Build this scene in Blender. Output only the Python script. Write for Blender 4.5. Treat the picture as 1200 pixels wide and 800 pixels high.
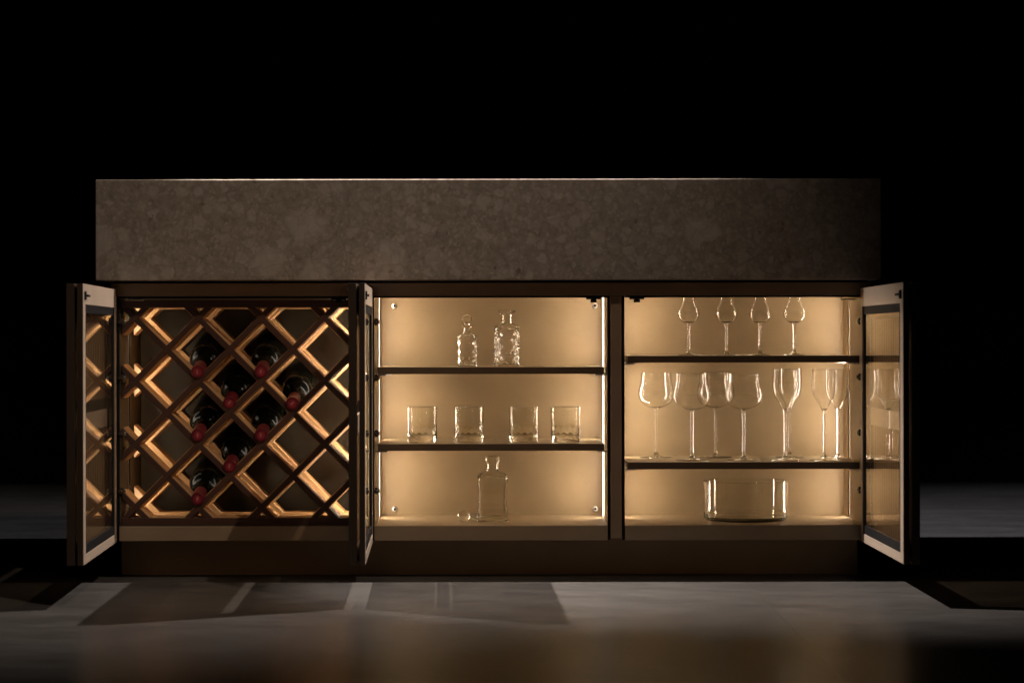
import bpy, bmesh, math, random
from mathutils import Vector, Matrix
random.seed(4)
R = math.radians
sc = bpy.context.scene
for o in list(bpy.data.objects):
    bpy.data.objects.remove(o)
C = sc.collection

# ------------------------------------------------------------------ camera
cam_d = bpy.data.cameras.new('camera')
cam = bpy.data.objects.new('camera', cam_d); C.objects.link(cam)
cam.location = (0.056, -5.53, 0.5576)
cam.rotation_euler = (Matrix.Rotation(R(90), 3, 'X') @ Matrix.Rotation(R(-0.10), 3, 'Z')).to_euler()
cam_d.sensor_width = 36.0
cam_d.lens = 82.95
cam_d.clip_start = 0.05; cam_d.clip_end = 100.0
cam_d.dof.use_dof = True
cam_d.dof.focus_distance = 5.60
cam_d.dof.aperture_fstop = 4.0
sc.camera = cam

# ------------------------------------------------------------------ world: an unlit studio
w = bpy.data.worlds.new('World'); sc.world = w; w.use_nodes = True
w.node_tree.nodes['Background'].inputs[0].default_value = (0.5, 0.55, 0.7, 1)
w.node_tree.nodes['Background'].inputs[1].default_value = 0.0006

# ------------------------------------------------------------------ studio lamps
def spot(name, loc, aim, power, half, blend, col, radius):
    d = bpy.data.lights.new(name, 'SPOT')
    d.energy = power; d.spot_size = 2 * R(half); d.spot_blend = blend
    d.color = col; d.shadow_soft_size = radius
    o = bpy.data.objects.new(name, d); C.objects.link(o)
    o.location = loc
    o.rotation_euler = (Vector(aim) - Vector(loc)).to_track_quat('-Z', 'Y').to_euler()
    return o
spot('spot_lamp', (0.64, -0.058, 1.9), (-0.66, -0.16, 0), 205, 36, 1.0, (1.0, 0.89, 0.81), 0.006)
spot('spot_lamp', (-1.01, -0.05, 1.9), (0.42, -0.14, 0), 480, 24, 1.0, (1.0, 0.89, 0.81), 0.006)
spot('spot_lamp', (-0.75, 0.42, 2.7), (1.45, 1.6, 0), 520, 26, 1.0, (0.95, 0.95, 1.0), 0.012)
spot('spot_lamp', (0.75, 0.42, 2.7), (-1.45, 1.6, 0), 150, 26, 1.0, (0.95, 0.95, 1.0), 0.012)
spot('spot_lamp', (2.1, -4.2, 5.0), (-1.05, -0.1, 0.75), 500, 17, 1.0, (1.0, 0.80, 0.64), 0.03)

sc.view_settings.view_transform = 'Standard'
sc.view_settings.look = 'None'
sc.view_settings.exposure = 0.0
sc.view_settings.gamma = 1.0
sc.view_settings.use_curve_mapping = False
sc.render.engine = 'CYCLES'
cy = sc.cycles
cy.max_bounces = 24; cy.transmission_bounces = 24; cy.transparent_max_bounces = 64
cy.glossy_bounces = 10; cy.diffuse_bounces = 6
cy.sample_clamp_indirect = 80.0
cy.use_denoising = True

# ------------------------------------------------------------------ materials
def mat(name):
    m = bpy.data.materials.new(name); m.use_nodes = True
    nt = m.node_tree
    return m, nt, nt.nodes['Principled BSDF'], nt.nodes['Material Output']
def N(nt, t, **kw):
    n = nt.nodes.new(t)
    for k, v in kw.items():
        if k in n.inputs: n.inputs[k].default_value = v
        else: setattr(n, k, v)
    return n
def rampn(nt, stops):
    r = nt.nodes.new('ShaderNodeValToRGB')
    e = r.color_ramp.elements
    while len(e) < len(stops): e.new(0.5)
    for i, (p, c) in enumerate(stops):
        e[i].position = p; e[i].color = (*c, 1)
    return r

def lacquer(name, col, rough, metallic=0.0, var=0.08, bump=0.02, spec=0.5):
    m, nt, b, out = mat(name)
    tc = N(nt, 'ShaderNodeTexCoord')
    n1 = N(nt, 'ShaderNodeTexNoise', Scale=9.0, Detail=5.0)
    nt.links.new(tc.outputs['Object'], n1.inputs['Vector'])
    rp = rampn(nt, [(0.3, tuple(c * (1 - var) for c in col)), (0.7, tuple(min(1, c * (1 + var)) for c in col))])
    nt.links.new(n1.outputs['Fac'], rp.inputs['Fac'])
    nt.links.new(rp.outputs['Color'], b.inputs['Base Color'])
    mr = N(nt, 'ShaderNodeMapRange'); mr.inputs['To Min'].default_value = rough * 0.85; mr.inputs['To Max'].default_value = rough * 1.15
    nt.links.new(n1.outputs['Fac'], mr.inputs['Value']); nt.links.new(mr.outputs['Result'], b.inputs['Roughness'])
    n2 = N(nt, 'ShaderNodeTexNoise', Scale=700.0, Detail=2.0)
    nt.links.new(tc.outputs['Object'], n2.inputs['Vector'])
    bp = N(nt, 'ShaderNodeBump', Strength=bump, Distance=0.001)
    nt.links.new(n2.outputs['Fac'], bp.inputs['Height']); nt.links.new(bp.outputs['Normal'], b.inputs['Normal'])
    b.inputs['Metallic'].default_value = metallic
    b.inputs['Specular IOR Level'].default_value = spec
    return m

M = {}
M['lacquer'] = lacquer('champagne_lacquer', (0.42, 0.312, 0.178), 0.42)
M['front'] = lacquer('bronze_front_lacquer', (0.22, 0.16, 0.10), 0.42)
M['bronze'] = lacquer('dark_bronze', (0.21, 0.14, 0.088), 0.45)
M['bronze_door'] = lacquer('door_edge_bronze', (0.042, 0.026, 0.017), 0.42)
M['shelf'] = lacquer('shelf_bronze', (0.085, 0.054, 0.031), 0.40)
M['plinth'] = lacquer('plinth_bronze', (0.46, 0.31, 0.175), 0.5)
M['door_face'] = lacquer('door_inner_lacquer', (0.39, 0.312, 0.245), 0.38)
M['black'] = lacquer('black_plastic', (0.010, 0.010, 0.011), 0.6, spec=0.12)
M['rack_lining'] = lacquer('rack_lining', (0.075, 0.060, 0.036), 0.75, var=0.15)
M['steel'] = lacquer('brushed_steel', (0.62, 0.60, 0.57), 0.28, metallic=1.0)
M['seal'] = lacquer('red_capsule', (0.13, 0.009, 0.016), 0.36, var=0.2)
M['seal_disc'] = lacquer('capsule_disc', (0.25, 0.022, 0.034), 0.42, var=0.3)
M['seal_mark'] = lacquer('capsule_emblem', (0.45, 0.16, 0.15), 0.45, var=0.2)
M['velvet'] = lacquer('black_curtain', (0.004, 0.004, 0.005), 0.95, spec=0.05)

def led():
    m, nt, b, out = mat('led_diffuser')
    nt.nodes.remove(b)
    e = N(nt, 'ShaderNodeEmission'); e.inputs['Color'].default_value = (1.0, 0.85, 0.69, 1); e.inputs['Strength'].default_value = 69.0
    nt.links.new(e.outputs[0], out.inputs['Surface'])
    return m
M['led'] = led()
M['led_dim'] = M['led'].copy(); M['led_dim'].name = 'led_diffuser_dimmed'
M['led_dim'].node_tree.nodes['Emission'].inputs['Strength'].default_value = 46.0
M['led_rack'] = M['led'].copy(); M['led_rack'].name = 'led_diffuser_rack'
M['led_rack'].node_tree.nodes['Emission'].inputs['Strength'].default_value = 110.0
M['lip_glow'] = M['led'].copy(); M['lip_glow'].name = 'profile_lip_glow'  # weak emission for a profile lip, painted as a line of light
M['lip_glow'].node_tree.nodes['Emission'].inputs['Strength'].default_value = 2.6

def glass(name, col, rough=0.0, ior=1.5):
    m, nt, b, out = mat(name)
    nt.nodes.remove(b)
    g = N(nt, 'ShaderNodeBsdfGlass'); g.inputs['Color'].default_value = (*col, 1)
    g.inputs['IOR'].default_value = ior; g.inputs['Roughness'].default_value = rough
    nt.links.new(g.outputs[0], out.inputs['Surface'])
    return m
M['glass'] = glass('clear_crystal', (0.995, 0.993, 0.985))
M['glass_thick'] = glass('clear_glass_greenish', (0.985, 0.985, 0.968))

def pane(name, tint, ior=1.5, rough=0.0):
    m, nt, b, out = mat(name)
    nt.nodes.remove(b)
    t = N(nt, 'ShaderNodeBsdfTransparent'); t.inputs['Color'].default_value = (*tint, 1)
    g = N(nt, 'ShaderNodeBsdfGlossy'); g.inputs['Roughness'].default_value = rough
    g.inputs['Color'].default_value = (1, 1, 1, 1)
    f = N(nt, 'ShaderNodeFresnel', IOR=ior)
    ge = N(nt, 'ShaderNodeNewGeometry')
    io = N(nt, 'ShaderNodeMapRange'); io.inputs['To Min'].default_value = ior; io.inputs['To Max'].default_value = 1.0 / ior
    nt.links.new(ge.outputs['Backfacing'], io.inputs['Value']); nt.links.new(io.outputs[0], f.inputs['IOR'])
    mx = N(nt, 'ShaderNodeMixShader')
    nt.links.new(f.outputs[0], mx.inputs[0]); nt.links.new(t.outputs[0], mx.inputs[1]); nt.links.new(g.outputs[0], mx.inputs[2])
    nt.links.new(mx.outputs[0], out.inputs['Surface'])
    return m
M['pane'] = pane('door_pane_glass', (0.92, 0.89, 0.84), ior=1.62)
def fluted():
    # bronze glass, acid etched: part clear, part milky
    m = pane('fluted_bronze_glass', (0.80, 0.71, 0.61), rough=0.12)
    nt = m.node_tree; out = nt.nodes['Material Output']
    src = out.inputs['Surface'].links[0].from_socket
    d = N(nt, 'ShaderNodeBsdfDiffuse'); d.inputs['Color'].default_value = (0.85, 0.60, 0.35, 1)
    t = N(nt, 'ShaderNodeBsdfTranslucent'); t.inputs['Color'].default_value = (0.85, 0.60, 0.35, 1)
    a = N(nt, 'ShaderNodeMixShader'); a.inputs[0].default_value = 0.4
    nt.links.new(d.outputs[0], a.inputs[1]); nt.links.new(t.outputs[0], a.inputs[2])
    b = N(nt, 'ShaderNodeMixShader'); b.inputs[0].default_value = 0.66
    nt.links.new(src, b.inputs[1]); nt.links.new(a.outputs[0], b.inputs[2])
    nt.links.new(b.outputs[0], out.inputs['Surface'])
    return m
M['fluted'] = fluted()

def wood(name, c1, c2, rough):
    m, nt, b, out = mat(name)
    tc = N(nt, 'ShaderNodeTexCoord')
    mp = N(nt, 'ShaderNodeMapping'); mp.inputs['Scale'].default_value = (4.0, 110.0, 110.0)
    nt.links.new(tc.outputs['Object'], mp.inputs['Vector'])
    n1 = N(nt, 'ShaderNodeTexNoise', Scale=1.6, Detail=6.0, Roughness=0.6)
    n1.inputs['Distortion'].default_value = 0.6
    nt.links.new(mp.outputs[0], n1.inputs['Vector'])
    rp = rampn(nt, [(0.25, c1), (0.75, c2)])
    nt.links.new(n1.outputs['Fac'], rp.inputs['Fac'])
    oi = N(nt, 'ShaderNodeObjectInfo')
    hs = N(nt, 'ShaderNodeHueSaturation')
    mr = N(nt, 'ShaderNodeMapRange'); mr.inputs['To Min'].default_value = 0.8; mr.inputs['To Max'].default_value = 1.2
    nt.links.new(oi.outputs['Random'], mr.inputs['Value']); nt.links.new(mr.outputs[0], hs.inputs['Value'])
    nt.links.new(rp.outputs['Color'], hs.inputs['Color'])
    nt.links.new(hs.outputs['Color'], b.inputs['Base Color'])
    b.inputs['Roughness'].default_value = rough
    bp = N(nt, 'ShaderNodeBump', Strength=0.06, Distance=0.0004)
    nt.links.new(n1.outputs['Fac'], bp.inputs['Height']); nt.links.new(bp.outputs[0], b.inputs['Normal'])
    return m
M['wood'] = wood('walnut_board', (0.47, 0.255, 0.105), (0.55, 0.32, 0.14), 0.42)
M['wood_dark'] = wood('dark_walnut_edge', (0.038, 0.014, 0.008), (0.06, 0.024, 0.013), 0.5)

def bottle_mat():
    m, nt, b, out = mat('bottle_dark_glass')
    b.inputs['Base Color'].default_value = (0.002, 0.0022, 0.0015, 1)
    b.inputs['Specular IOR Level'].default_value = 0.04
    tc = N(nt, 'ShaderNodeTexCoord'); n1 = N(nt, 'ShaderNodeTexNoise', Scale=14.0, Detail=4.0)
    nt.links.new(tc.outputs['Object'], n1.inputs['Vector'])
    mr = N(nt, 'ShaderNodeMapRange'); mr.inputs['To Min'].default_value = 0.14; mr.inputs['To Max'].default_value = 0.26
    nt.links.new(n1.outputs['Fac'], mr.inputs['Value']); nt.links.new(mr.outputs[0], b.inputs['Roughness'])
    return m
M['bottle'] = bottle_mat()

def stone():
    m, nt, b, out = mat('pebbly_limestone')
    tc = N(nt, 'ShaderNodeTexCoord')
    nz = N(nt, 'ShaderNodeTexNoise', Scale=22.0, Detail=5.0)
    nt.links.new(tc.outputs['Object'], nz.inputs['Vector'])
    vm = N(nt, 'ShaderNodeVectorMath', operation='SUBTRACT'); vm.inputs[1].default_value = (0.5, 0.5, 0.5)
    nt.links.new(nz.outputs['Color'], vm.inputs[0])
    vs = N(nt, 'ShaderNodeVectorMath', operation='SCALE'); vs.inputs['Scale'].default_value = 0.045
    nt.links.new(vm.outputs[0], vs.inputs[0])
    va = N(nt, 'ShaderNodeVectorMath', operation='ADD')
    nt.links.new(tc.outputs['Object'], va.inputs[0]); nt.links.new(vs.outputs[0], va.inputs[1])
    def clasts(scale, thr0, thr1, keep):
        # pebbles: cells cut to a rounded blob, only a share of the cells carry one
        v = N(nt, 'ShaderNodeTexVoronoi', Scale=scale); v.inputs['Randomness'].default_value = 1.0
        nt.links.new(va.outputs[0], v.inputs['Vector'])
        sp = N(nt, 'ShaderNodeSeparateColor'); nt.links.new(v.outputs['Color'], sp.inputs[0])
        r1 = N(nt, 'ShaderNodeMapRange'); r1.inputs['From Min'].default_value = thr1; r1.inputs['From Max'].default_value = thr0
        nt.links.new(v.outputs['Distance'], r1.inputs['Value'])
        gt = N(nt, 'ShaderNodeMath', operation='GREATER_THAN'); gt.inputs[1].default_value = keep
        nt.links.new(sp.outputs[0], gt.inputs[0])
        mu = N(nt, 'ShaderNodeMath', operation='MULTIPLY')
        nt.links.new(r1.outputs[0], mu.inputs[0]); nt.links.new(gt.outputs[0], mu.inputs[1])
        sh = N(nt, 'ShaderNodeMath', operation='MULTIPLY_ADD'); sh.inputs[1].default_value = 0.6; sh.inputs[2].default_value = 0.4
        nt.links.new(sp.outputs[1], sh.inputs[0])
        m2 = N(nt, 'ShaderNodeMath', operation='MULTIPLY')
        nt.links.new(mu.outputs[0], m2.inputs[0]); nt.links.new(sh.outputs[0], m2.inputs[1])
        return m2, v
    big, _ = clasts(10.0, 0.36, 0.47, 0.74)
    mid, _ = clasts(30.0, 0.34, 0.46, 0.52)
    small, vsm = clasts(85.0, 0.34, 0.48, 0.30)
    grit = N(nt, 'ShaderNodeTexNoise', Scale=60.0, Detail=8.0, Roughness=0.8)
    nt.links.new(tc.outputs['Object'], grit.inputs['Vector'])
    base = rampn(nt, [(0.28, (0.12, 0.095, 0.074)), (0.5, (0.215, 0.178, 0.145)), (0.75, (0.29, 0.245, 0.205))])
    nt.links.new(grit.outputs['Fac'], base.inputs['Fac'])
    cur = base.outputs['Color']
    for node, col, k in ((small, (0.33, 0.285, 0.24), 0.6), (mid, (0.345, 0.30, 0.258), 0.7), (big, (0.35, 0.308, 0.268), 0.62)):
        mk = N(nt, 'ShaderNodeMath', operation='MULTIPLY'); mk.inputs[1].default_value = k
        nt.links.new(node.outputs[0], mk.inputs[0])
        mx = N(nt, 'ShaderNodeMix', data_type='RGBA'); mx.inputs[7].default_value = (*col, 1)
        nt.links.new(mk.outputs[0], mx.inputs[0]); nt.links.new(cur, mx.inputs[6])
        cur = mx.outputs[2]
    # dark pits and hairline cracks
    pit = N(nt, 'ShaderNodeTexNoise', Scale=34.0, Detail=3.0); nt.links.new(tc.outputs['Object'], pit.inputs['Vector'])
    pr = rampn(nt, [(0.66, (1, 1, 1)), (0.74, (0.55, 0.48, 0.42))]); nt.links.new(pit.outputs['Fac'], pr.inputs['Fac'])
    vc = N(nt, 'ShaderNodeTexVoronoi', Scale=16.0, feature='DISTANCE_TO_EDGE'); nt.links.new(va.outputs[0], vc.inputs['Vector'])
    cr = rampn(nt, [(0.0, (0.86, 0.83, 0.80)), (0.03, (1, 1, 1))]); nt.links.new(vc.outputs['Distance'], cr.inputs['Fac'])
    for s in (pr, cr):
        mx = N(nt, 'ShaderNodeMix', data_type='RGBA', blend_type='MULTIPLY'); mx.inputs[0].default_value = 1.0
        nt.links.new(cur, mx.inputs[6]); nt.links.new(s.outputs['Color'], mx.inputs[7]); cur = mx.outputs[2]
    nt.links.new(cur, b.inputs['Base Color'])
    b.inputs['Roughness'].default_value = 0.55
    bp = N(nt, 'ShaderNodeBump', Strength=0.25, Distance=0.001)
    nt.links.new(grit.outputs['Fac'], bp.inputs['Height']); nt.links.new(bp.outputs[0], b.inputs['Normal'])
    return m
M['stone'] = stone()

def concrete():
    m, nt, b, out = mat('polished_concrete')
    tc = N(nt, 'ShaderNodeTexCoord')
    mp = N(nt, 'ShaderNodeMapping'); mp.inputs['Scale'].default_value = (0.5, 1.2, 1.0)
    nt.links.new(tc.outputs['Object'], mp.inputs['Vector'])
    n1 = N(nt, 'ShaderNodeTexNoise', Scale=7.0, Detail=10.0, Roughness=0.72); n1.inputs['Distortion'].default_value = 0.1
    nt.links.new(mp.outputs[0], n1.inputs['Vector'])
    n2 = N(nt, 'ShaderNodeTexNoise', Scale=1.4, Detail=4.0); nt.links.new(tc.outputs['Object'], n2.inputs['Vector'])
    r1 = rampn(nt, [(0.3, (0.068, 0.063, 0.060)), (0.7, (0.122, 0.115, 0.109))]); nt.links.new(n1.outputs['Fac'], r1.inputs['Fac'])
    r2 = rampn(nt, [(0.3, (0.72, 0.71, 0.70)), (0.7, (1, 1, 1))]); nt.links.new(n2.outputs['Fac'], r2.inputs['Fac'])
    mx = N(nt, 'ShaderNodeMix', data_type='RGBA', blend_type='MULTIPLY'); mx.inputs[0].default_value = 1.0
    nt.links.new(r1.outputs['Color'], mx.inputs[6]); nt.links.new(r2.outputs['Color'], mx.inputs[7])
    n3 = N(nt, 'ShaderNodeTexNoise', Scale=26.0, Detail=8.0, Roughness=0.75); nt.links.new(mp.outputs[0], n3.inputs['Vector'])
    r3 = rampn(nt, [(0.3, (0.72, 0.71, 0.70)), (0.55, (1.0, 1.0, 1.0)), (0.75, (1.25, 1.24, 1.22))]); nt.links.new(n3.outputs['Fac'], r3.inputs['Fac'])
    m3 = N(nt, 'ShaderNodeMix', data_type='RGBA', blend_type='MULTIPLY'); m3.inputs[0].default_value = 1.0
    nt.links.new(mx.outputs[2], m3.inputs[6]); nt.links.new(r3.outputs['Color'], m3.inputs[7])
    nt.links.new(m3.outputs[2], b.inputs['Base Color'])
    mr = N(nt, 'ShaderNodeMapRange'); mr.inputs['To Min'].default_value = 0.25; mr.inputs['To Max'].default_value = 0.40
    b.inputs['Specular IOR Level'].default_value = 0.05
    nt.links.new(n1.outputs['Fac'], mr.inputs['Value']); nt.links.new(mr.outputs[0], b.inputs['Roughness'])
    bp = N(nt, 'ShaderNodeBump', Strength=0.06, Distance=0.002)
    nt.links.new(n1.outputs['Fac'], bp.inputs['Height']); nt.links.new(bp.outputs[0], b.inputs['Normal'])
    return m
M['concrete'] = concrete()

# ------------------------------------------------------------------ mesh helpers
def obj(name, bm, m, parent=None, smooth=False):
    me = bpy.data.meshes.new(name)
    bm.normal_update()
    if smooth:
        for e in bm.edges:
            if len(e.link_faces) == 2 and e.calc_face_angle(0.0) > R(32): e.smooth = False
    bm.to_mesh(me); bm.free()
    if m: me.materials.append(m)
    if smooth:
        for p in me.polygons: p.use_smooth = True
    o = bpy.data.objects.new(name, me); C.objects.link(o)
    if parent: o.parent = parent
    return o
def tag(o, label, cat, group=None):
    o['label'] = label; o['category'] = cat
    if group: o['group'] = group
    return o
def empty(name, loc, rz=0.0):
    e = bpy.data.objects.new(name, None); C.objects.link(e)
    e.location = loc; e.rotation_euler = (0, 0, rz); e.empty_display_size = 0.02
    return e
def add_box(bm, x0, x1, y0, y1, z0, z1, bev=0.0):
    x0, x1 = sorted((x0, x1)); y0, y1 = sorted((y0, y1)); z0, z1 = sorted((z0, z1))
    r = bmesh.ops.create_cube(bm, size=1.0, matrix=Matrix.Translation(((x0+x1)/2, (y0+y1)/2, (z0+z1)/2)) @ Matrix.Diagonal((x1-x0, y1-y0, z1-z0, 1)))
    if bev > 0:
        es = list({e for v in r['verts'] for e in v.link_edges})
        bmesh.ops.bevel(bm, geom=es, offset=bev, segments=2, affect='EDGES', profile=0.5)
def box(name, x0, x1, y0, y1, z0, z1, m, parent=None, bev=0.0008):
    bm = bmesh.new(); add_box(bm, x0, x1, y0, y1, z0, z1, bev)
    return obj(name, bm, m, parent)
def add_frame(bm, u0, u1, z0, z1, l, r, b, t, y0, y1, bev=0.0006):
    add_box(bm, u0, u0 + l, y0, y1, z0, z1, bev)
    add_box(bm, u1 - r, u1, y0, y1, z0, z1, bev)
    add_box(bm, u0 + l, u1 - r, y0, y1, z0, z0 + b, bev)
    add_box(bm, u0 + l, u1 - r, y0, y1, z1 - t, z1, bev)
def add_lathe(bm, prof, seg=48, rfun=None, cap0=True, cap1=True, closed=False):
    """revolve (r, z) pairs about z; rfun(r, z, angle, k) may reshape the section"""
    rings = []
    for k, (r, z) in enumerate(prof):
        if r < 1e-7:
            rings.append([bm.verts.new((0, 0, z))]); continue
        ring = []
        for i in range(seg):
            a = 2 * math.pi * i / seg
            rr = rfun(r, z, a, k) if rfun else r
            ring.append(bm.verts.new((rr * math.cos(a), rr * math.sin(a), z)))
        rings.append(ring)
    pairs = list(zip(rings, rings[1:]))
    if closed: pairs.append((rings[-1], rings[0]))
    for a, b in pairs:
        if len(a) == 1 and len(b) == 1: continue
        for i in range(seg):
            j = (i + 1) % seg
            if len(a) == 1: bm.faces.new((a[0], b[j], b[i]))
            elif len(b) == 1: bm.faces.new((a[i], a[j], b[0]))
            else: bm.faces.new((a[i], a[j], b[j], b[i]))
    if not closed:
        if cap0 and len(rings[0]) > 1: bm.faces.new(list(reversed(rings[0])))
        if cap1 and len(rings[-1]) > 1: bm.faces.new(rings[-1])
    bmesh.ops.recalc_face_normals(bm, faces=bm.faces[:])
def dense(prof, step=0.006):
    out = [prof[0]]
    for p, q in zip(prof, prof[1:]):
        L = math.hypot(q[0]-p[0], q[1]-p[1])
        if L > step:
            for t in [0.0012 / L] + [i / math.ceil(L / step) for i in range(1, math.ceil(L / step))] + [1 - 0.0012 / L]:
                out.append((p[0] + (q[0]-p[0]) * t, p[1] + (q[1]-p[1]) * t))
        out.append(q)
    return out
def lathe(name, prof, m, parent=None, seg=48, rfun=None, smooth=True, closed=False):
    if not closed: prof = dense(prof)
    bm = bmesh.new(); add_lathe(bm, prof, seg, rfun, closed=closed)
    return obj(name, bm, m, parent, smooth)
def spline(pts, n):
    """Catmull-Rom through (r, z) points"""
    P = [pts[0]] + list(pts) + [pts[-1]]
    out = []
    for i in range(1, len(P) - 2):
        p0, p1, p2, p3 = P[i-1], P[i], P[i+1], P[i+2]
        for k in range(n):
            t = k / n
            out.append(tuple(0.5 * ((2*p1[d]) + (-p0[d]+p2[d])*t + (2*p0[d]-5*p1[d]+4*p2[d]-p3[d])*t*t + (-p0[d]+3*p1[d]-3*p2[d]+p3[d])*t**3) for d in (0, 1)))
    out.append(tuple(pts[-1]))
    return [(max(0.0, r), z) for r, z in out]
def copy_tree(root):
    c = root.copy(); C.objects.link(c)
    for ch in list(root.children):
        d = ch.copy(); C.objects.link(d); d.parent = c
        for g in list(ch.children):
            e = g.copy(); C.objects.link(e); e.parent = d
    return c

# ------------------------------------------------------------------ setting
fl = box('floor', -9.0, 0.5995, -8.0, 3.75, -0.06, 0.0, M['concrete'], bev=0.0)
fl['kind'] = 'structure'
f2 = box('floor', 0.600, 9.0, -8.0, 3.75, -0.06, 0.0, M['concrete'], bev=0.0)
f2['kind'] = 'structure'
sb = box('floor_underlay', -9.0, 9.0, -8.0, 3.75, -0.10, -0.064, M['black'], bev=0.0); sb['kind'] = 'structure'
bw = box('back_wall', -9.0, 9.0, 3.76, 3.86, -0.1, 5.0, M['velvet'], bev=0.0); bw['kind'] = 'structure'

# ------------------------------------------------------------------ the cabinet
cab = empty('wine_cabinet', (0, 0, 0))
tag(cab, 'low stone topped wine cabinet with three lit compartments and open glass doors', 'cabinet')
YB = 0.33                    # back wall of the compartments
box('countertop', -0.910, 0.913, -0.055, 0.92, 0.7005, 0.9345, M['stone'], cab, bev=0.0022)
box('sub_top', -0.880, 0.893, 0.012, 0.90, 0.6955, 0.7000, M['black'], cab, bev=0)
box('plinth', -0.881, 0.883, 0.125, 0.87, 0.0, 0.0905, M['plinth'], cab)
box('top_rail', -0.884, 0.896, 0.0, 0.045, 0.665, 0.695, M['bronze'], cab)
box('carcass_back', -0.882, 0.894, 0.345, 0.90, 0.0915, 0.6945, M['bronze'], cab)
comps = [(-0.866, -0.308), (-0.268, 0.280), (0.320, 0.8795)]     # inner faces of the side walls
for px0, px1 in ((-0.301, -0.274), (0.2865, 0.3125)):
    box('post', px0, px1, 0.0, 0.30, 0.0965, 0.6645, M['bronze'], cab)
box('end_panel', -0.884, -0.873, 0.0, 0.344, 0.0915, 0.6645, M['bronze'], cab)
box('end_panel', 0.8865, 0.896, 0.0, 0.344, 0.0915, 0.6645, M['bronze'], cab)
for ci, (a, b) in enumerate(comps):
    bt = box('bottom_board', a + 0.0002, b - 0.0002, 0.002, YB, 0.0915, 0.1256, M['front'], cab, bev=0.0010)
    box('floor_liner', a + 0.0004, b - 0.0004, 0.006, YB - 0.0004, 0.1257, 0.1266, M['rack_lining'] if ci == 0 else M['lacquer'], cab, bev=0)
    for x0, x1 in ((a - 0.0056, a + 0.0001), (b - 0.0001, b + 0.0056)):
        box('shadow_gap_strip', x0, x1, 0.009, 0.0155, 0.0918, 0.6645, M['black'], cab, bev=0)  # black strips stand in for the shadow gaps beside the side panels
    box('shadow_gap_strip', a + 0.0003, b - 0.0003, 0.005, 0.0112, 0.6602, 0.6648, M['black'], cab, bev=0)  # black strip stands in for the dark gap under the top rail
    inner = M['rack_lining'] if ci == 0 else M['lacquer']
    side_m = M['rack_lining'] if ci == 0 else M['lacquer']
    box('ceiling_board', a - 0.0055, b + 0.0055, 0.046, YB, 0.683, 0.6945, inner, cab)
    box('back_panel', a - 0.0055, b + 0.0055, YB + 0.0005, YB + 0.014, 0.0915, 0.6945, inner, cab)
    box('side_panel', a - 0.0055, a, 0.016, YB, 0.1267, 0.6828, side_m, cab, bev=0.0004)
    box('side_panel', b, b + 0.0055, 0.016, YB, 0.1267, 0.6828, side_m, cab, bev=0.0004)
    # light profiles on the side walls: two slim lips with the diffuser between them
    yl = 0.150 if ci == 0 else 0.238
    for s, xw in ((1, a), (-1, b)):
        show = (ci == 1 and s == -1)
        if show:
            box('led_profile', xw + s*0.0004, xw + s*0.0034, yl - 0.0075, yl - 0.002, 0.130, 0.681, M['lip_glow'], cab, bev=0)  # lip glows by itself, standing in for the strip's visible light line
        else:
            box('led_profile', xw + s*0.0004, xw + s*0.0038, yl - 0.0075, yl - 0.002, 0.130, 0.681, side_m, cab, bev=0.0003)
        wd = 0.0011
        box('led_strip', xw + s*0.0006, xw + s*wd, yl, yl + 0.009, 0.132, 0.680, (M['led_dim'] if s == 1 else M['led_rack']) if ci == 0 else M['led'], cab, bev=0)
shelf_z = {1: (0.4976, 0.3176), 2: (0.5235, 0.2735)}
for ci, zs in shelf_z.items():
    a, b = comps[ci]
    for z in zs:
        box('shelf', a + 0.0075, b - 0.0075, 0.0142, YB - 0.003, z - 0.0162, z, M['lacquer'], cab, bev=0.0006)
        box('edge_band', a + 0.0075, b - 0.0075, 0.0118, 0.0140, z - 0.0162, z - 0.0004, M['shelf'], cab, bev=0.0004)
        for s, xw in ((1, a), (-1, b)):
            for y in (0.05, 0.28):
                bm = bmesh.new(); add_box(bm, xw + s*0.0004, xw + s*0.028, y, y + 0.012, z - 0.021, z - 0.0168, 0.0006)
                obj('shelf_support', bm, M['steel'], cab)
# round cover caps on the back wall of the middle compartment
for cx_, cz_ in ((-0.236, 0.646), (-0.236, 0.142), (0.262, 0.646), (0.262, 0.142)):
    c = lathe('cover_cap', [(0.0038, 0.0), (0.0038, 0.0045), (0.0046, 0.0052), (0.0082, 0.0046), (0.0098, 0.0022), (0.0100, 0.0)], M['steel'], cab, 28, closed=True)
    lathe('cap_socket', [(0.0, 0.0004), (0.0037, 0.0004), (0.0037, 0.0012), (0.0, 0.0012)], M['black'], c, 16)
    c.scale = (0.74, 0.74, 0.74); c.location = (cx_, YB - 0.0002, cz_); c.rotation_euler = (R(90), 0, 0)
# hinges: on the hinge side wall of each compartment
hinge_zs = (0.604, 0.473, 0.342, 0.207)
for ci, side in ((0, 1), (1, 1), (2, -1)):
    xw = comps[ci][0] if side == 1 else comps[ci][1]
    for z in hinge_zs:
        bm = bmesh.new()
        add_box(bm, xw + side*0.0008, xw + side*0.008, 0.018, 0.036, z - 0.008, z + 0.008, 0.0015)
        add_box(bm, xw - side*0.002, xw + side*0.006, 0.001, 0.020, z - 0.0032, z + 0.0032, 0.0010)
        hg = obj('hinge', bm, M['bronze_door'], cab)
        bm = bmesh.new(); add_box(bm, xw + side*0.0083, xw + side*0.0125, 0.022, 0.032, z - 0.0045, z + 0.0045, 0.001)
        obj('hinge_pin', bm, M['steel'], hg)
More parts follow.
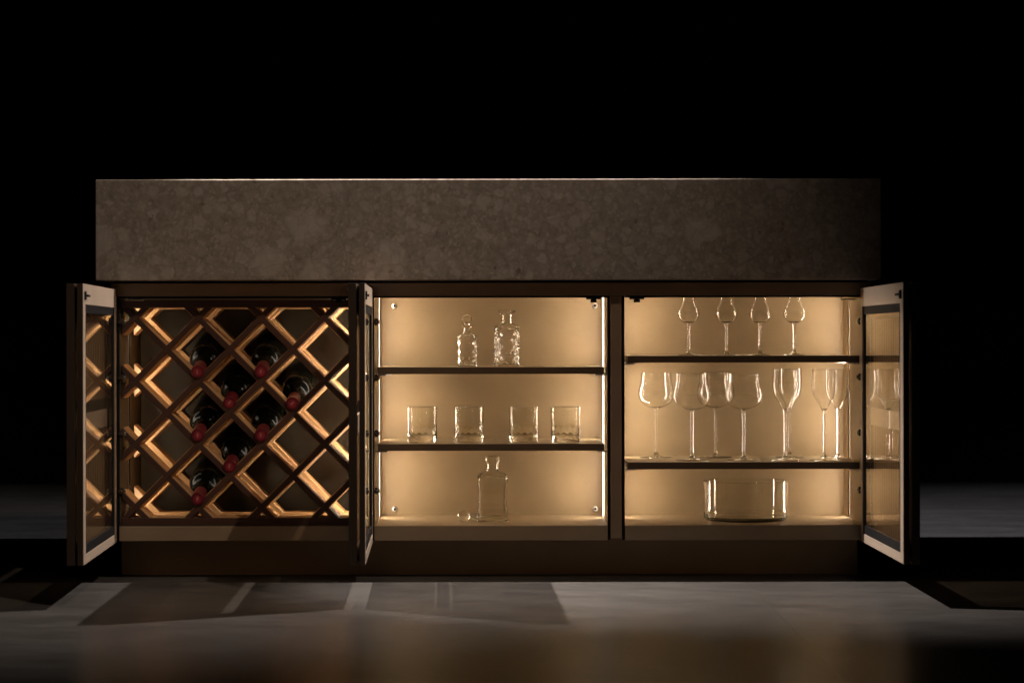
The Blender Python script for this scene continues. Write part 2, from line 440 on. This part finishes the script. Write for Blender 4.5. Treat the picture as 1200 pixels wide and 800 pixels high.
# catches under the top rail, on the latch side
for cx_, cap in ((-0.351, 1), (0.248, 1), (0.350, 0)):
    bm = bmesh.new()
    add_box(bm, cx_ - 0.017, cx_ + 0.017, 0.012, 0.040, 0.6565, 0.6647, 0.001)
    add_box(bm, cx_ - 0.007, cx_ + 0.007, 0.014, 0.034, 0.6490, 0.6562, 0.001)
    obj('door_catch', bm, M['black'], cab)
# slim stays by the top door hinges, pale colour standing in for a reflection
for cx0, cx1 in ((-0.853, -0.812), (0.832, 0.866)):
    box('door_stay', cx0, cx1, 0.014, 0.040, 0.6545, 0.6575, M['door_face'], cab)
box('front_rail', -0.812, -0.372, 0.018, 0.024, 0.6565, 0.6592, M['front'], cab, bev=0.0004)

# ------------------------------------------------------------------ doors
W, Z0, Z1 = 0.575, 0.0900, 0.6805
def door(hx, hy, rz, s):
    """u runs from hinge to free edge, inner face at y = 0, thickness grows to y = s * t"""
    T = lambda t0, t1: (s * t0, s * t1)
    bm = bmesh.new()
    add_frame(bm, 0.0, W, Z0, Z1, 0.026, 0.034, 0.020, 0.043, *T(0, 0.0125))
    d = obj('door', bm, M['door_face'], cab)
    d.location = (hx, hy, 0); d.rotation_euler = (0, 0, rz)
    iu0, iu1, iz0, iz1 = 0.0262, W - 0.0342, Z0 + 0.0202, Z1 - 0.0432
    bm = bmesh.new()
    add_frame(bm, iu0, iu1, iz0, iz1, 0.018, 0.018, 0.020, 0.018, *T(0.0015, 0.0115), bev=0.0004)
    obj('gasket', bm, M['black'], d)
    bm = bmesh.new()
    add_box(bm, iu0 + 0.0185, iu1 - 0.0185, *T(0.004, 0.008), iz0 + 0.0205, iz1 - 0.0185)
    obj('glass_pane', bm, M['pane'], d)
    # edge skin: the dark bronze outside of the inner leaf
    bm = bmesh.new()
    add_box(bm, W + 0.0004, W + 0.0030, *T(0.0006, 0.0125), Z0, Z1, 0.0004)
    obj('edge_trim', bm, M['bronze_door'], d)
    # outer leaf, held 5.5 mm off the inner one
    bm = bmesh.new()
    o0, o1 = 0.0185, 0.035
    add_frame(bm, 0.0, W + 0.003, Z0, Z1, 0.040, 0.046, 0.032, 0.072, *T(o0, o1))
    of = obj('outer_frame', bm, M['bronze_door'], d)
    bm = bmesh.new()
    for u0, u1, z0, z1 in ((0.006, 0.022, Z0 + 0.05, Z1 - 0.05), (0.03, W - 0.03, Z1 - 0.034, Z1 - 0.004), (0.05, W - 0.05, Z0 + 0.003, Z0 + 0.017)):
        add_box(bm, u0, u1, *T(0.0128, 0.0183), z0, z1)
    obj('spacer', bm, M['bronze_door'], d)
    zc = 0.383
    bm = bmesh.new()
    add_box(bm, 0.0405, W - 0.0435, *T(0.0172, 0.0215), zc - 0.020, zc + 0.020, 0.0006)
    obj('cross_rail', bm, M['door_face'], d)
    # fluted bronze glass: sixteen round flutes side by side
    n, seg = 16, 8
    fu0, fu1 = 0.0405, W - 0.0435
    pitch = (fu1 - fu0) / n
    for za, zb in ((Z0 + 0.0325, zc - 0.0203), (zc + 0.045, Z1 - 0.0725)):
        bm = bmesh.new()
        front, back = [], []
        for i in range(n * seg + 1):
            u = fu0 + pitch * i / seg
            ph = (i % seg) / seg
            t = 0.0235 + 0.0048 * (1 - math.sin(math.pi * ph))
            front.append((u, s * t)); back.append((u, s * 0.0325))
        rows = []
        for pts in (front, back):
            rows.append([(bm.verts.new((u, y, za)), bm.verts.new((u, y, zb))) for u, y in pts])
        for ri, row in enumerate(rows):
            for p, q in zip(row, row[1:]): bm.faces.new((p[0], q[0], q[1], p[1])).material_index = ri
        bmesh.ops.recalc_face_normals(bm, faces=bm.faces[:])
        obj('fluted_glass', bm, M['fluted'], d, smooth=False).data.materials.append(M['pane'])
    bm = bmesh.new()
    for i in range(n + 1):
        u = fu0 + pitch * i
        for za, zb in ((Z0 + 0.0323, zc - 0.0201), (zc + 0.045, Z1 - 0.0723)):
            add_box(bm, max(fu0, u - 0.0035), min(fu1, u + 0.0035), *T(0.0222, 0.0338), za, zb)
    obj('shadow_line_bars', bm, M['bronze'], d)  # opaque bars added so the door's shadow on the floor shows lines
    # latch near the free top corner
    bm = bmesh.new()
    add_box(bm, W - 0.0285, W - 0.0145, *T(-0.004, 0.0), Z1 - 0.034, Z1 - 0.016, 0.0008)
    add_box(bm, W - 0.058, W - 0.026, *T(-0.0075, -0.0042), Z1 - 0.0275, Z1 - 0.0225, 0.0008)
    obj('latch', bm, M['black'], d)
    # pull tab on the outside of the free edge
    bm = bmesh.new()
    add_box(bm, W - 0.052, W - 0.012, *T(0.0354, 0.0376), Z1 - 0.016, Z1 - 0.0085, 0.0006)
    obj('pull_tab', bm, M['steel'], d)
    return d
door(-0.870, -0.008, R(-90 + 2.7), -1)
door(-0.270, -0.008, R(-90 + 1.8), -1)
door(0.8715, -0.008, R(-90 + 0.4), 1)

# ------------------------------------------------------------------ wine rack
rack = empty('wine_rack', (-0.582, 0.02, 0.1272))
tag(rack, 'walnut diamond lattice wine rack in the left compartment', 'wine rack')
RX0, RX1, RZ0, RZ1 = -0.8635, -0.3105, 0.1272, 0.6555
def rbox(name, x0, x1, y0, y1, z0, z1, m, bev=0.0006):
    o = box(name, x0, x1, y0, y1, z0, z1, m, rack, bev); o.matrix_parent_inverse = Matrix.Translation(-rack.location)
    return o
FT = 0.0165
IX0, IX1, IZ0, IZ1 = RX0 + 0.0012, RX1 - 0.0012, RZ0 + FT, RZ1 - FT
for y0, y1, m, e in ((0.022, 0.036, 'wood_dark', 0.0), (0.0363, 0.104, 'wood', 0.0016), (0.190, 0.250, 'wood', 0.0016)):
    rbox('frame_board', RX0, RX1, y0, y1, RZ0, IZ0 + e, M[m]); rbox('frame_board', RX0, RX1, y0, y1, IZ1 - e, RZ1, M[m])
def clip(poly, fx, inside_sign, axis):
    out = []
    for i in range(len(poly)):
        p, q = poly[i], poly[(i + 1) % len(poly)]
        ip = (p[axis] - fx) * inside_sign >= 0; iq = (q[axis] - fx) * inside_sign >= 0
        if ip: out.append(p)
        if ip != iq:
            t = (fx - p[axis]) / (q[axis] - p[axis])
            out.append((p[0] + t * (q[0] - p[0]), p[1] + t * (q[1] - p[1])))
    return out
NX, NZ, PER = -0.5346, 0.6143, 0.1487
def diag(name, off, sgn, wid, y0, y1, m, e):
    """a board on the line z - NZ = sgn*(x - NX) + off, clipped to the frame and built along its own axis"""
    L = 1.5; h = wid / 2
    d = (math.sqrt(.5), sgn * math.sqrt(.5)); n = (-d[1], d[0])
    c = (NX, NZ + off)
    poly = [(c[0] + d[0]*a + n[0]*b, c[1] + d[1]*a + n[1]*b) for a, b in ((-L, -h), (L, -h), (L, h), (-L, h))]
    for fx, s, ax in ((IX0 + e, 1, 0), (IX1 - e, -1, 0), (IZ0 + e, 1, 1), (IZ1 - e, -1, 1)):
        poly = clip(poly, fx, s, ax)
        if not poly: return
    cx_ = sum(p[0] for p in poly) / len(poly); cz_ = sum(p[1] for p in poly) / len(poly)
    # local x along the board, y depth, z across
    bm = bmesh.new()
    loc = [((p[0]-cx_)*d[0] + (p[1]-cz_)*d[1], (p[0]-cx_)*n[0] + (p[1]-cz_)*n[1]) for p in poly]
    if max(q[0] for q in loc) - min(q[0] for q in loc) < 0.03: bm.free(); return
    f = [bm.verts.new((u, 0, v)) for u, v in loc]; g = [bm.verts.new((u, y1 - y0, v)) for u, v in loc]
    k = len(loc)
    bm.faces.new(f); bm.faces.new(list(reversed(g)))
    for i in range(k): bm.faces.new((f[i], f[(i+1) % k], g[(i+1) % k], g[i]))
    bmesh.ops.recalc_face_normals(bm, faces=bm.faces[:])
    es = [e_ for e_ in bm.edges if abs(e_.verts[0].co.y) < 1e-6 and abs(e_.verts[1].co.y) < 1e-6 and abs(e_.verts[0].co.x - e_.verts[1].co.x) > 0.05]
    if es: bmesh.ops.bevel(bm, geom=es, offset=0.0024 if name == 'lattice_board' else 0.0009, segments=1, affect='EDGES')
    o = obj(name, bm, m, rack)
    ang = math.atan2(d[1], d[0])
    o.location = Vector((cx_, y0, cz_)) - rack.location
    o.rotation_euler = (0, -ang, 0)
    return o
for sgn in (1, -1):
    for k in range(-8, 9):
        off = k * PER
        dy = 0.0 if sgn == 1 else 0.0012
        diag('front_slat', off, sgn, 0.0126, 0.0235 + dy, 0.0352 + dy * 0.4, M['wood_dark'], 0.0002)
        diag('lattice_board', off, sgn, 0.0164, 0.0372 + dy, 0.104 - dy, M['wood'], 0.0018)
        diag('rear_board', off, sgn, 0.0164, 0.190 + dy, 0.250 - dy, M['wood'], 0.0018)

# ------------------------------------------------------------------ wine bottles
def make_bottle():
    t = empty('wine_bottle', (0, 0, 0))
    # built along +z from the neck tip (z = 0) to the base, then laid down
    prof = [(0.0136, 0.0018), (0.0140, 0.004), (0.0140, 0.06)] + spline([(0.0142, 0.07), (0.0150, 0.088), (0.0200, 0.103), (0.0310, 0.118), (0.0366, 0.134), (0.0375, 0.150)], 5) + \
           [(0.0375, 0.288), (0.0368, 0.294), (0.033, 0.297), (0.020, 0.289), (0.0, 0.283)]
    obj_b = lathe('bottle_body', [(0.0, 0.0018)] + prof, M['bottle'], t, 48)
    cp = lathe('capsule', [(0.0105, -0.0002), (0.0143, 0.0002), (0.0152, 0.0014), (0.0153, 0.010), (0.0149, 0.012), (0.0149, 0.056), (0.0145, 0.0562), (0.01415, 0.056), (0.01415, 0.003), (0.0105, 0.0015)], M['seal'], t, 36, closed=True)
    lathe('capsule_disc', [(0.0, 0.0004), (0.0098, 0.0004), (0.0103, 0.0008), (0.0103, 0.0016), (0.0, 0.0016)], M['seal_disc'], cp, 28)
    # raised prancing blob-free mark: a small upright lozenge emblem
    bm = bmesh.new()
    for (x, y, wx, wy) in ((0, 0.001, 0.0022, 0.0046), (0.0022, -0.0022, 0.0014, 0.0030), (-0.0018, 0.0038, 0.0014, 0.0022)):
        vs = [bm.verts.new((x + dx*wx, y + dy*wy, 0.0001)) for dx, dy in ((-1, 0), (-.5, .8), (.3, 1), (1, .1), (.4, -1), (-.6, -.7))]
        r = bm.faces.new(vs)
        ex = bmesh.ops.extrude_face_region(bm, geom=[r])
        for v in ex['geom']:
            if isinstance(v, bmesh.types.BMVert): v.co.z = 0.0003
    bmesh.ops.recalc_face_normals(bm, faces=bm.faces[:])
    obj('embossed_emblem', bm, M['seal_mark'], cp)
    return t
cell = PER / 2
# V of each cell: centre (column x, row z); the neck rests on the front lattice, the body on the rear one
bspots = [  # column, row in half periods from the node (NX, NZ), label
    (-2, -1, 'wine bottle with red capsule, topmost of the left column of three'),
    (-2, -3, 'wine bottle with red capsule, middle of the left column of three'),
    (-2, -5, 'wine bottle with red capsule, lowest bottle in the rack'),
    (-1, -2, 'wine bottle with red capsule, upper of the pair in the second column'),
    (-1, -4, 'wine bottle with red capsule, lower of the pair in the second column'),
    (0, -1, 'wine bottle with red capsule, upper of the pair in the third column'),
    (0, -3, 'wine bottle with red capsule, lower of the pair in the third column'),
    (1, -2, 'wine bottle with red capsule, alone in the column nearest the middle door'),
]
bottle0 = make_bottle()
for i, (cx_, cz_, lab) in enumerate(bspots):
    t = bottle0 if i == 0 else copy_tree(bottle0)
    x = NX + cx_ * cell; zc = NZ + cz_ * cell
    vb = zc - cell + 0.0164 / 2 * math.sqrt(2)          # bottom of the V
    y_f, y_r = 0.070, 0.222
    zf = vb + 0.0153 * math.sqrt(2); zr = vb + 0.0378 * math.sqrt(2)
    tilt = math.atan2(zr - zf, y_r - y_f)
    tip_y = 0.016 + random.uniform(-0.004, 0.006)
    t.location = (x, tip_y, zf - (y_f - tip_y) * math.tan(tilt))
    t.rotation_euler = Matrix.Rotation(-(math.pi/2 - tilt), 3, 'X').to_euler()
    spin = random.uniform(-0.5, 0.5)
    t.rotation_euler = (Matrix.Rotation(-(math.pi/2 - tilt), 3, 'X') @ Matrix.Rotation(math.pi + spin, 3, 'Z')).to_euler()
    tag(t, lab, 'wine bottle', 'wine bottles lying in the lattice rack')

# ------------------------------------------------------------------ stemware
def bowl_profile(outer, th, floor_th):
    """outer profile bottom -> rim; returns a closed outer + inner wall profile starting and ending on the axis"""
    inner = []
    zmin = outer[0][1] + floor_th
    for i in range(len(outer) - 1, -1, -1):
        r, z = outer[i]
        ri = r - th
        if z < zmin + 1e-6 or ri <= 0.0006: break
        inner.append((ri, z))
    rim = (outer[-1][0] - th/2, outer[-1][1] + th * 0.45)
    zin = inner[-1][1] - min(0.004, inner[-1][0] * 0.25)
    return [(0.0, outer[0][1])] + outer + [rim] + inner + [(inner[-1][0] * 0.55, zin + (inner[-1][1] - zin) * 0.35), (0.0, zin)]
def make_glass(name, outer, stem, foot_r, th, m):
    t = empty(name, (0, 0, 0))
    lathe('bowl', bowl_profile(outer, th, 0.004), m, t, 64)
    zt = outer[0][1] - 0.00005
    zs = 0.0062
    st = [(0.0, zs)] + spline([(stem * 2.2, zs), (stem * 1.25, zs + 0.006), (stem, zs + 0.018), (stem, (zs + zt) / 2), (stem * 1.02, zt - 0.014), (stem * 1.35, zt - 0.004), (outer[0][0] * 0.98, zt)], 5) + [(0.0, zt)]
    lathe('stem', st, m, t, 28)
    ft = [(0.0, 0.0003), (foot_r * 0.6, 0.0006), (foot_r - 0.002, 0.0), (foot_r, 0.0007), (foot_r - 0.001, 0.0016), (foot_r * 0.55, 0.0030), (foot_r * 0.25, 0.0048), (stem * 2.2, zs - 0.00005), (0.0, zs - 0.00005)]
    lathe('foot', ft, m, t, 56)
    return t
def place(t, x, y, z, label, cat, group, rz=0.0):
    t.location = (x, y, z); t.rotation_euler = (0, 0, rz); tag(t, label, cat, group)
def series(proto, spots, cat, group):
    for i, (x, y, z, lab) in enumerate(spots):
        t = proto if i == 0 else copy_tree(proto)
        place(t, x, y, z, lab, cat, group, random.uniform(0, 6.28))

red = make_glass('red_wine_glass', spline([(0.0062, 0.1205), (0.0190, 0.1235), (0.0300, 0.1295), (0.0390, 0.1380), (0.0435, 0.1475), (0.0445, 0.1560), (0.0432, 0.1660), (0.0398, 0.1790), (0.0376, 0.1910), (0.0372, 0.206)], 4), 0.0034, 0.040, 0.0011, M['glass'])
zs2 = 0.2737
series(red, [
    (0.408, 0.235, zs2, 'round red wine glass nearest the left wall of the right compartment'),
    (0.484, 0.085, zs2, 'round red wine glass, nearer one left of the dark gap in the middle row'),
    (0.5535, 0.240, zs2, 'round red wine glass standing behind, between two nearer round glasses'),
    (0.607, 0.085, zs2, 'round red wine glass, nearer one beside the tall white wine glasses'),
], 'wine glass', 'round red wine glasses on the lower right shelf')
white = make_glass('white_wine_glass', spline([(0.0050, 0.119), (0.0085, 0.1255), (0.0160, 0.1390), (0.0235, 0.1500), (0.0278, 0.1615), (0.0297, 0.1760), (0.0299, 0.1880), (0.0290, 0.2030), (0.0285, 0.215)], 4), 0.0032, 0.036, 0.0011, M['glass'])
series(white, [
    (0.7055, 0.085, zs2, 'tall white wine glass, nearer of the overlapping pair in the middle row'),
    (0.7330, 0.225, zs2, 'tall white wine glass, farther of the overlapping pair in the middle row'),
    (0.7985, 0.085, zs2, 'tall white wine glass standing alone near the right wall'),
    (0.842, 0.165, zs2, 'tall white wine glass at the back, half behind the door hinges'),
], 'wine glass', 'tall white wine glasses on the lower right shelf')
grappa = make_glass('tulip_glass', spline([(0.0040, 0.0765), (0.012, 0.0785), (0.0215, 0.086), (0.0256, 0.097), (0.0235, 0.109), (0.0175, 0.121), (0.0142, 0.132), (0.0148, 0.143), (0.0165, 0.152)], 5), 0.0028, 0.027, 0.0010, M['glass'])
zs1 = 0.5237
series(grappa, [
    (0.480, 0.13, zs1, 'small tulip glass on the top shelf, farthest left of four'),
    (0.5705, 0.13, zs1, 'small tulip glass on the top shelf, second from the divider'),
    (0.651, 0.13, zs1, 'small tulip glass on the top shelf, third from the divider'),
    (0.733, 0.13, zs1, 'small tulip glass on the top shelf, closest to the right wall'),
], 'tulip glass', 'small tulip glasses on the upper right shelf')

# tumblers with a cut lower half
def cut(r, z, a, k, z0, z1, nx, pz, depth):
    if r < 0.012 or z < z0 or z > z1: return r
    u = a * nx / (2 * math.pi); v = (z - z0) / pz
    p = abs(((u + v) % 1.0) - 0.5) + abs(((u - v) % 1.0) - 0.5)      # diamond facets
    return r - depth * (1.0 - p)
def make_tumbler():
    t = empty('tumbler', (0, 0, 0))
    zs = [0.004 + i * 0.00225 for i in range(20)]
    outer = [(0.0325, 0.0), (0.0344, 0.0015)] + [(0.0352, z) for z in zs] + [(0.0350, 0.050), (0.0350, 0.066), (0.0350, 0.0835)]
    inner = [(0.0343, 0.0843), (0.0334, 0.0835), (0.0332, 0.050), (0.0325, 0.022), (0.0300, 0.0145), (0.0, 0.0125)]
    nout = len(outer)
    rf = lambda r, z, a, k: cut(r, z, a, k, 0.004, 0.047, 14, 0.0145, 0.0008) if 2 <= k < nout - 3 + 1 else r
    bm = bmesh.new(); add_lathe(bm, [(0.0, 0.0)] + outer + inner, 112, rf)
    o = obj('tumbler_body', bm, M['glass_thick'], t, True)
    return t
tum = make_tumbler()
zt = 0.3178
series(tum, [
    (-0.158, 0.105, zt, 'cut crystal tumbler nearest the middle door'),
    (-0.0475, 0.115, zt, 'cut crystal tumbler, second from the middle door'),
    (0.0835, 0.105, zt, 'cut crystal tumbler, third from the middle door'),
    (0.183, 0.105, zt, 'cut crystal tumbler nearest the lit right wall strip'),
], 'tumbler', 'cut crystal tumblers on the middle shelf')

# decanters
def decanter(name, body_r, rows, neck, th, base_th, rf, seg=64, smooth=True, m='glass'):
    """rows: outer (r, z) from base to the lip; inner wall offset by th"""
    t = empty(name, (0, 0, 0))
    outer = rows
    inner = []
    for r, z in reversed(rows):
        if z < base_th: break
        inner.append((max(0.0035, r - th), z - (0.0 if z > neck else th * 0.6)))
    lip = (outer[-1][0] - th * 0.5, outer[-1][1] + th * 0.3)
    nout = len(outer) + 1
    fun = (lambda r, z, a, k: rf(r, z, a, k < nout)) if rf else None
    bm = bmesh.new()
    add_lathe(bm, [(0.0, 0.0)] + outer + [lip] + inner + [(inner[-1][0] * 0.5, base_th - 0.0005), (0.0, base_th - 0.0008)], seg, fun)
    obj('decanter_body', bm, M[m], t, smooth)
    return t
# small cut decanter with its stopper in the neck
rows = [(0.0215, 0.0), (0.0235, 0.002)] + [(0.0240, 0.004 + i * 0.0021) for i in range(31)] + [(0.0238, 0.071), (0.0215, 0.0755), (0.0150, 0.0785), (0.0100, 0.0815), (0.0088, 0.086), (0.0092, 0.092), (0.0125, 0.0958), (0.0180, 0.0978)]
def rf_small(r, z, a, out):
    if out and 0.004 < z < 0.069: return cut(r, z, a, 0, 0.004, 0.069, 10, 0.021, 0.0026)
    return r
dec1 = decanter('small_decanter', 0.024, rows, 0.08, 0.0028, 0.009, rf_small, seg=80)
sz = 0.4978
place(dec1, -0.0515, 0.13, sz, 'small cut crystal decanter with its stopper in, on the top middle shelf', 'decanter', None, 0.2)
st = empty('decanter_stopper', (0, 0, 0))
lathe('stopper_knob', [(0.0, 0.1005)] + spline([(0.0060, 0.1005), (0.0075, 0.1055), (0.0125, 0.1105), (0.0138, 0.1150), (0.0105, 0.1205), (0.0045, 0.1245)], 3) + [(0.0, 0.1255)], M['glass'], st, 10, smooth=False)
lathe('stopper_plug', [(0.0, 0.084), (0.0044, 0.084), (0.0051, 0.096), (0.0058, 0.1004), (0.0, 0.1004)], M['glass'], st, 24)
place(st, -0.0515, 0.13, sz, 'faceted glass stopper in the neck of the small decanter', 'stopper', None, 0.1)
# large cut decanter, open
rows = [(0.0285, 0.0), (0.0312, 0.002)] + [(0.0320, 0.004 + i * 0.0023) for i in range(38)] + [(0.0315, 0.0925), (0.0280, 0.0975), (0.0200, 0.1010), (0.0145, 0.1035), (0.0128, 0.108), (0.0128, 0.121), (0.0150, 0.1275), (0.0225, 0.1325)]
def rf_large(r, z, a, out):
    if out and 0.004 < z < 0.0905: return cut(r, z, a, 0, 0.004, 0.0905, 9, 0.029, 0.0042)
    return r
dec2 = decanter('large_decanter', 0.032, rows, 0.104, 0.0034, 0.011, rf_large, seg=90)
place(dec2, 0.0435, 0.13, sz, 'larger open cut crystal decanter with flared lip on the top middle shelf', 'decanter', None, 0.35)
# square waisted decanter on the floor of the middle compartment
rows = [(0.0355, 0.0), (0.0372, 0.002)] + [(0.0374 - 0.0034 * math.sin(math.pi * min(1, (i + 0.2) / 11.0)), 0.005 + i * 0.0096) for i in range(11)] + [(0.0370, 0.1075), (0.0366, 0.1092), (0.0300, 0.1150), (0.0200, 0.1205), (0.0158, 0.1230), (0.0149, 0.1270), (0.0148, 0.1385), (0.0160, 0.1405), (0.0182, 0.1430), (0.0190, 0.1475), (0.0182, 0.1520), (0.0165, 0.1540)]
def rf_sq(r, z, a, out):
    # rounded square section below the shoulder
    if z > 0.1222: return r
    n = 14.0 if z < 0.110 else 14.0 - 12.0 * (z - 0.110) / 0.0122
    c, s_ = abs(math.cos(a)), abs(math.sin(a))
    return r / (c ** n + s_ ** n) ** (1.0 / n)
dec3 = decanter('square_decanter', 0.037, rows, 0.1222, 0.0042, 0.010, rf_sq, seg=128, m='glass_thick')
place(dec3, 0.0085, 0.135, 0.1268, 'square waisted glass decanter on the floor of the middle compartment', 'decanter', None, 0.03)
stp = empty('ball_stopper', (0, 0, 0))
ball = [(0.0147 * math.sin(math.pi * i / 20), 0.0147 * (1 - math.cos(math.pi * i / 20))) for i in range(21)]
ball[0] = (0.0, 0.0); ball[-1] = (0.0, 0.0294)
bo = lathe('stopper_ball', ball, M['glass'], stp, 40)
pg = lathe('stopper_peg', [(0.0, 0.0)] + [(0.0058, 0.0), (0.0066, 0.004), (0.0078, 0.015), (0.0086, 0.0185), (0.0080, 0.020)] + [(0.0, 0.020)], M['glass'], stp, 28)
pg.rotation_euler = (0, R(98), 0); pg.location = (0.0150, 0.001, 0.0135)
place(stp, -0.0600, 0.115, 0.1268, 'glass ball stopper lying left of the square decanter', 'stopper', None, 0)

# wide glass bowl
bw_ = empty('glass_bowl', (0, 0, 0))
outer = [(0.0, 0.0), (0.086, 0.0004), (0.0935, 0.0010)] + spline([(0.0975, 0.0032), (0.1003, 0.0080), (0.1012, 0.0150), (0.1012, 0.050), (0.1012, 0.0945)], 4)
inner = [(0.0998, 0.0953), (0.0984, 0.0945), (0.0984, 0.050), (0.0982, 0.018), (0.0965, 0.0105), (0.0920, 0.0068), (0.080, 0.0055), (0.0, 0.0052)]
lathe('bowl_wall', outer + inner, M['glass_thick'], bw_, 128)
place(bw_, 0.618, 0.155, 0.1268, 'wide straight sided glass bowl on the floor of the right compartment', 'bowl', None)
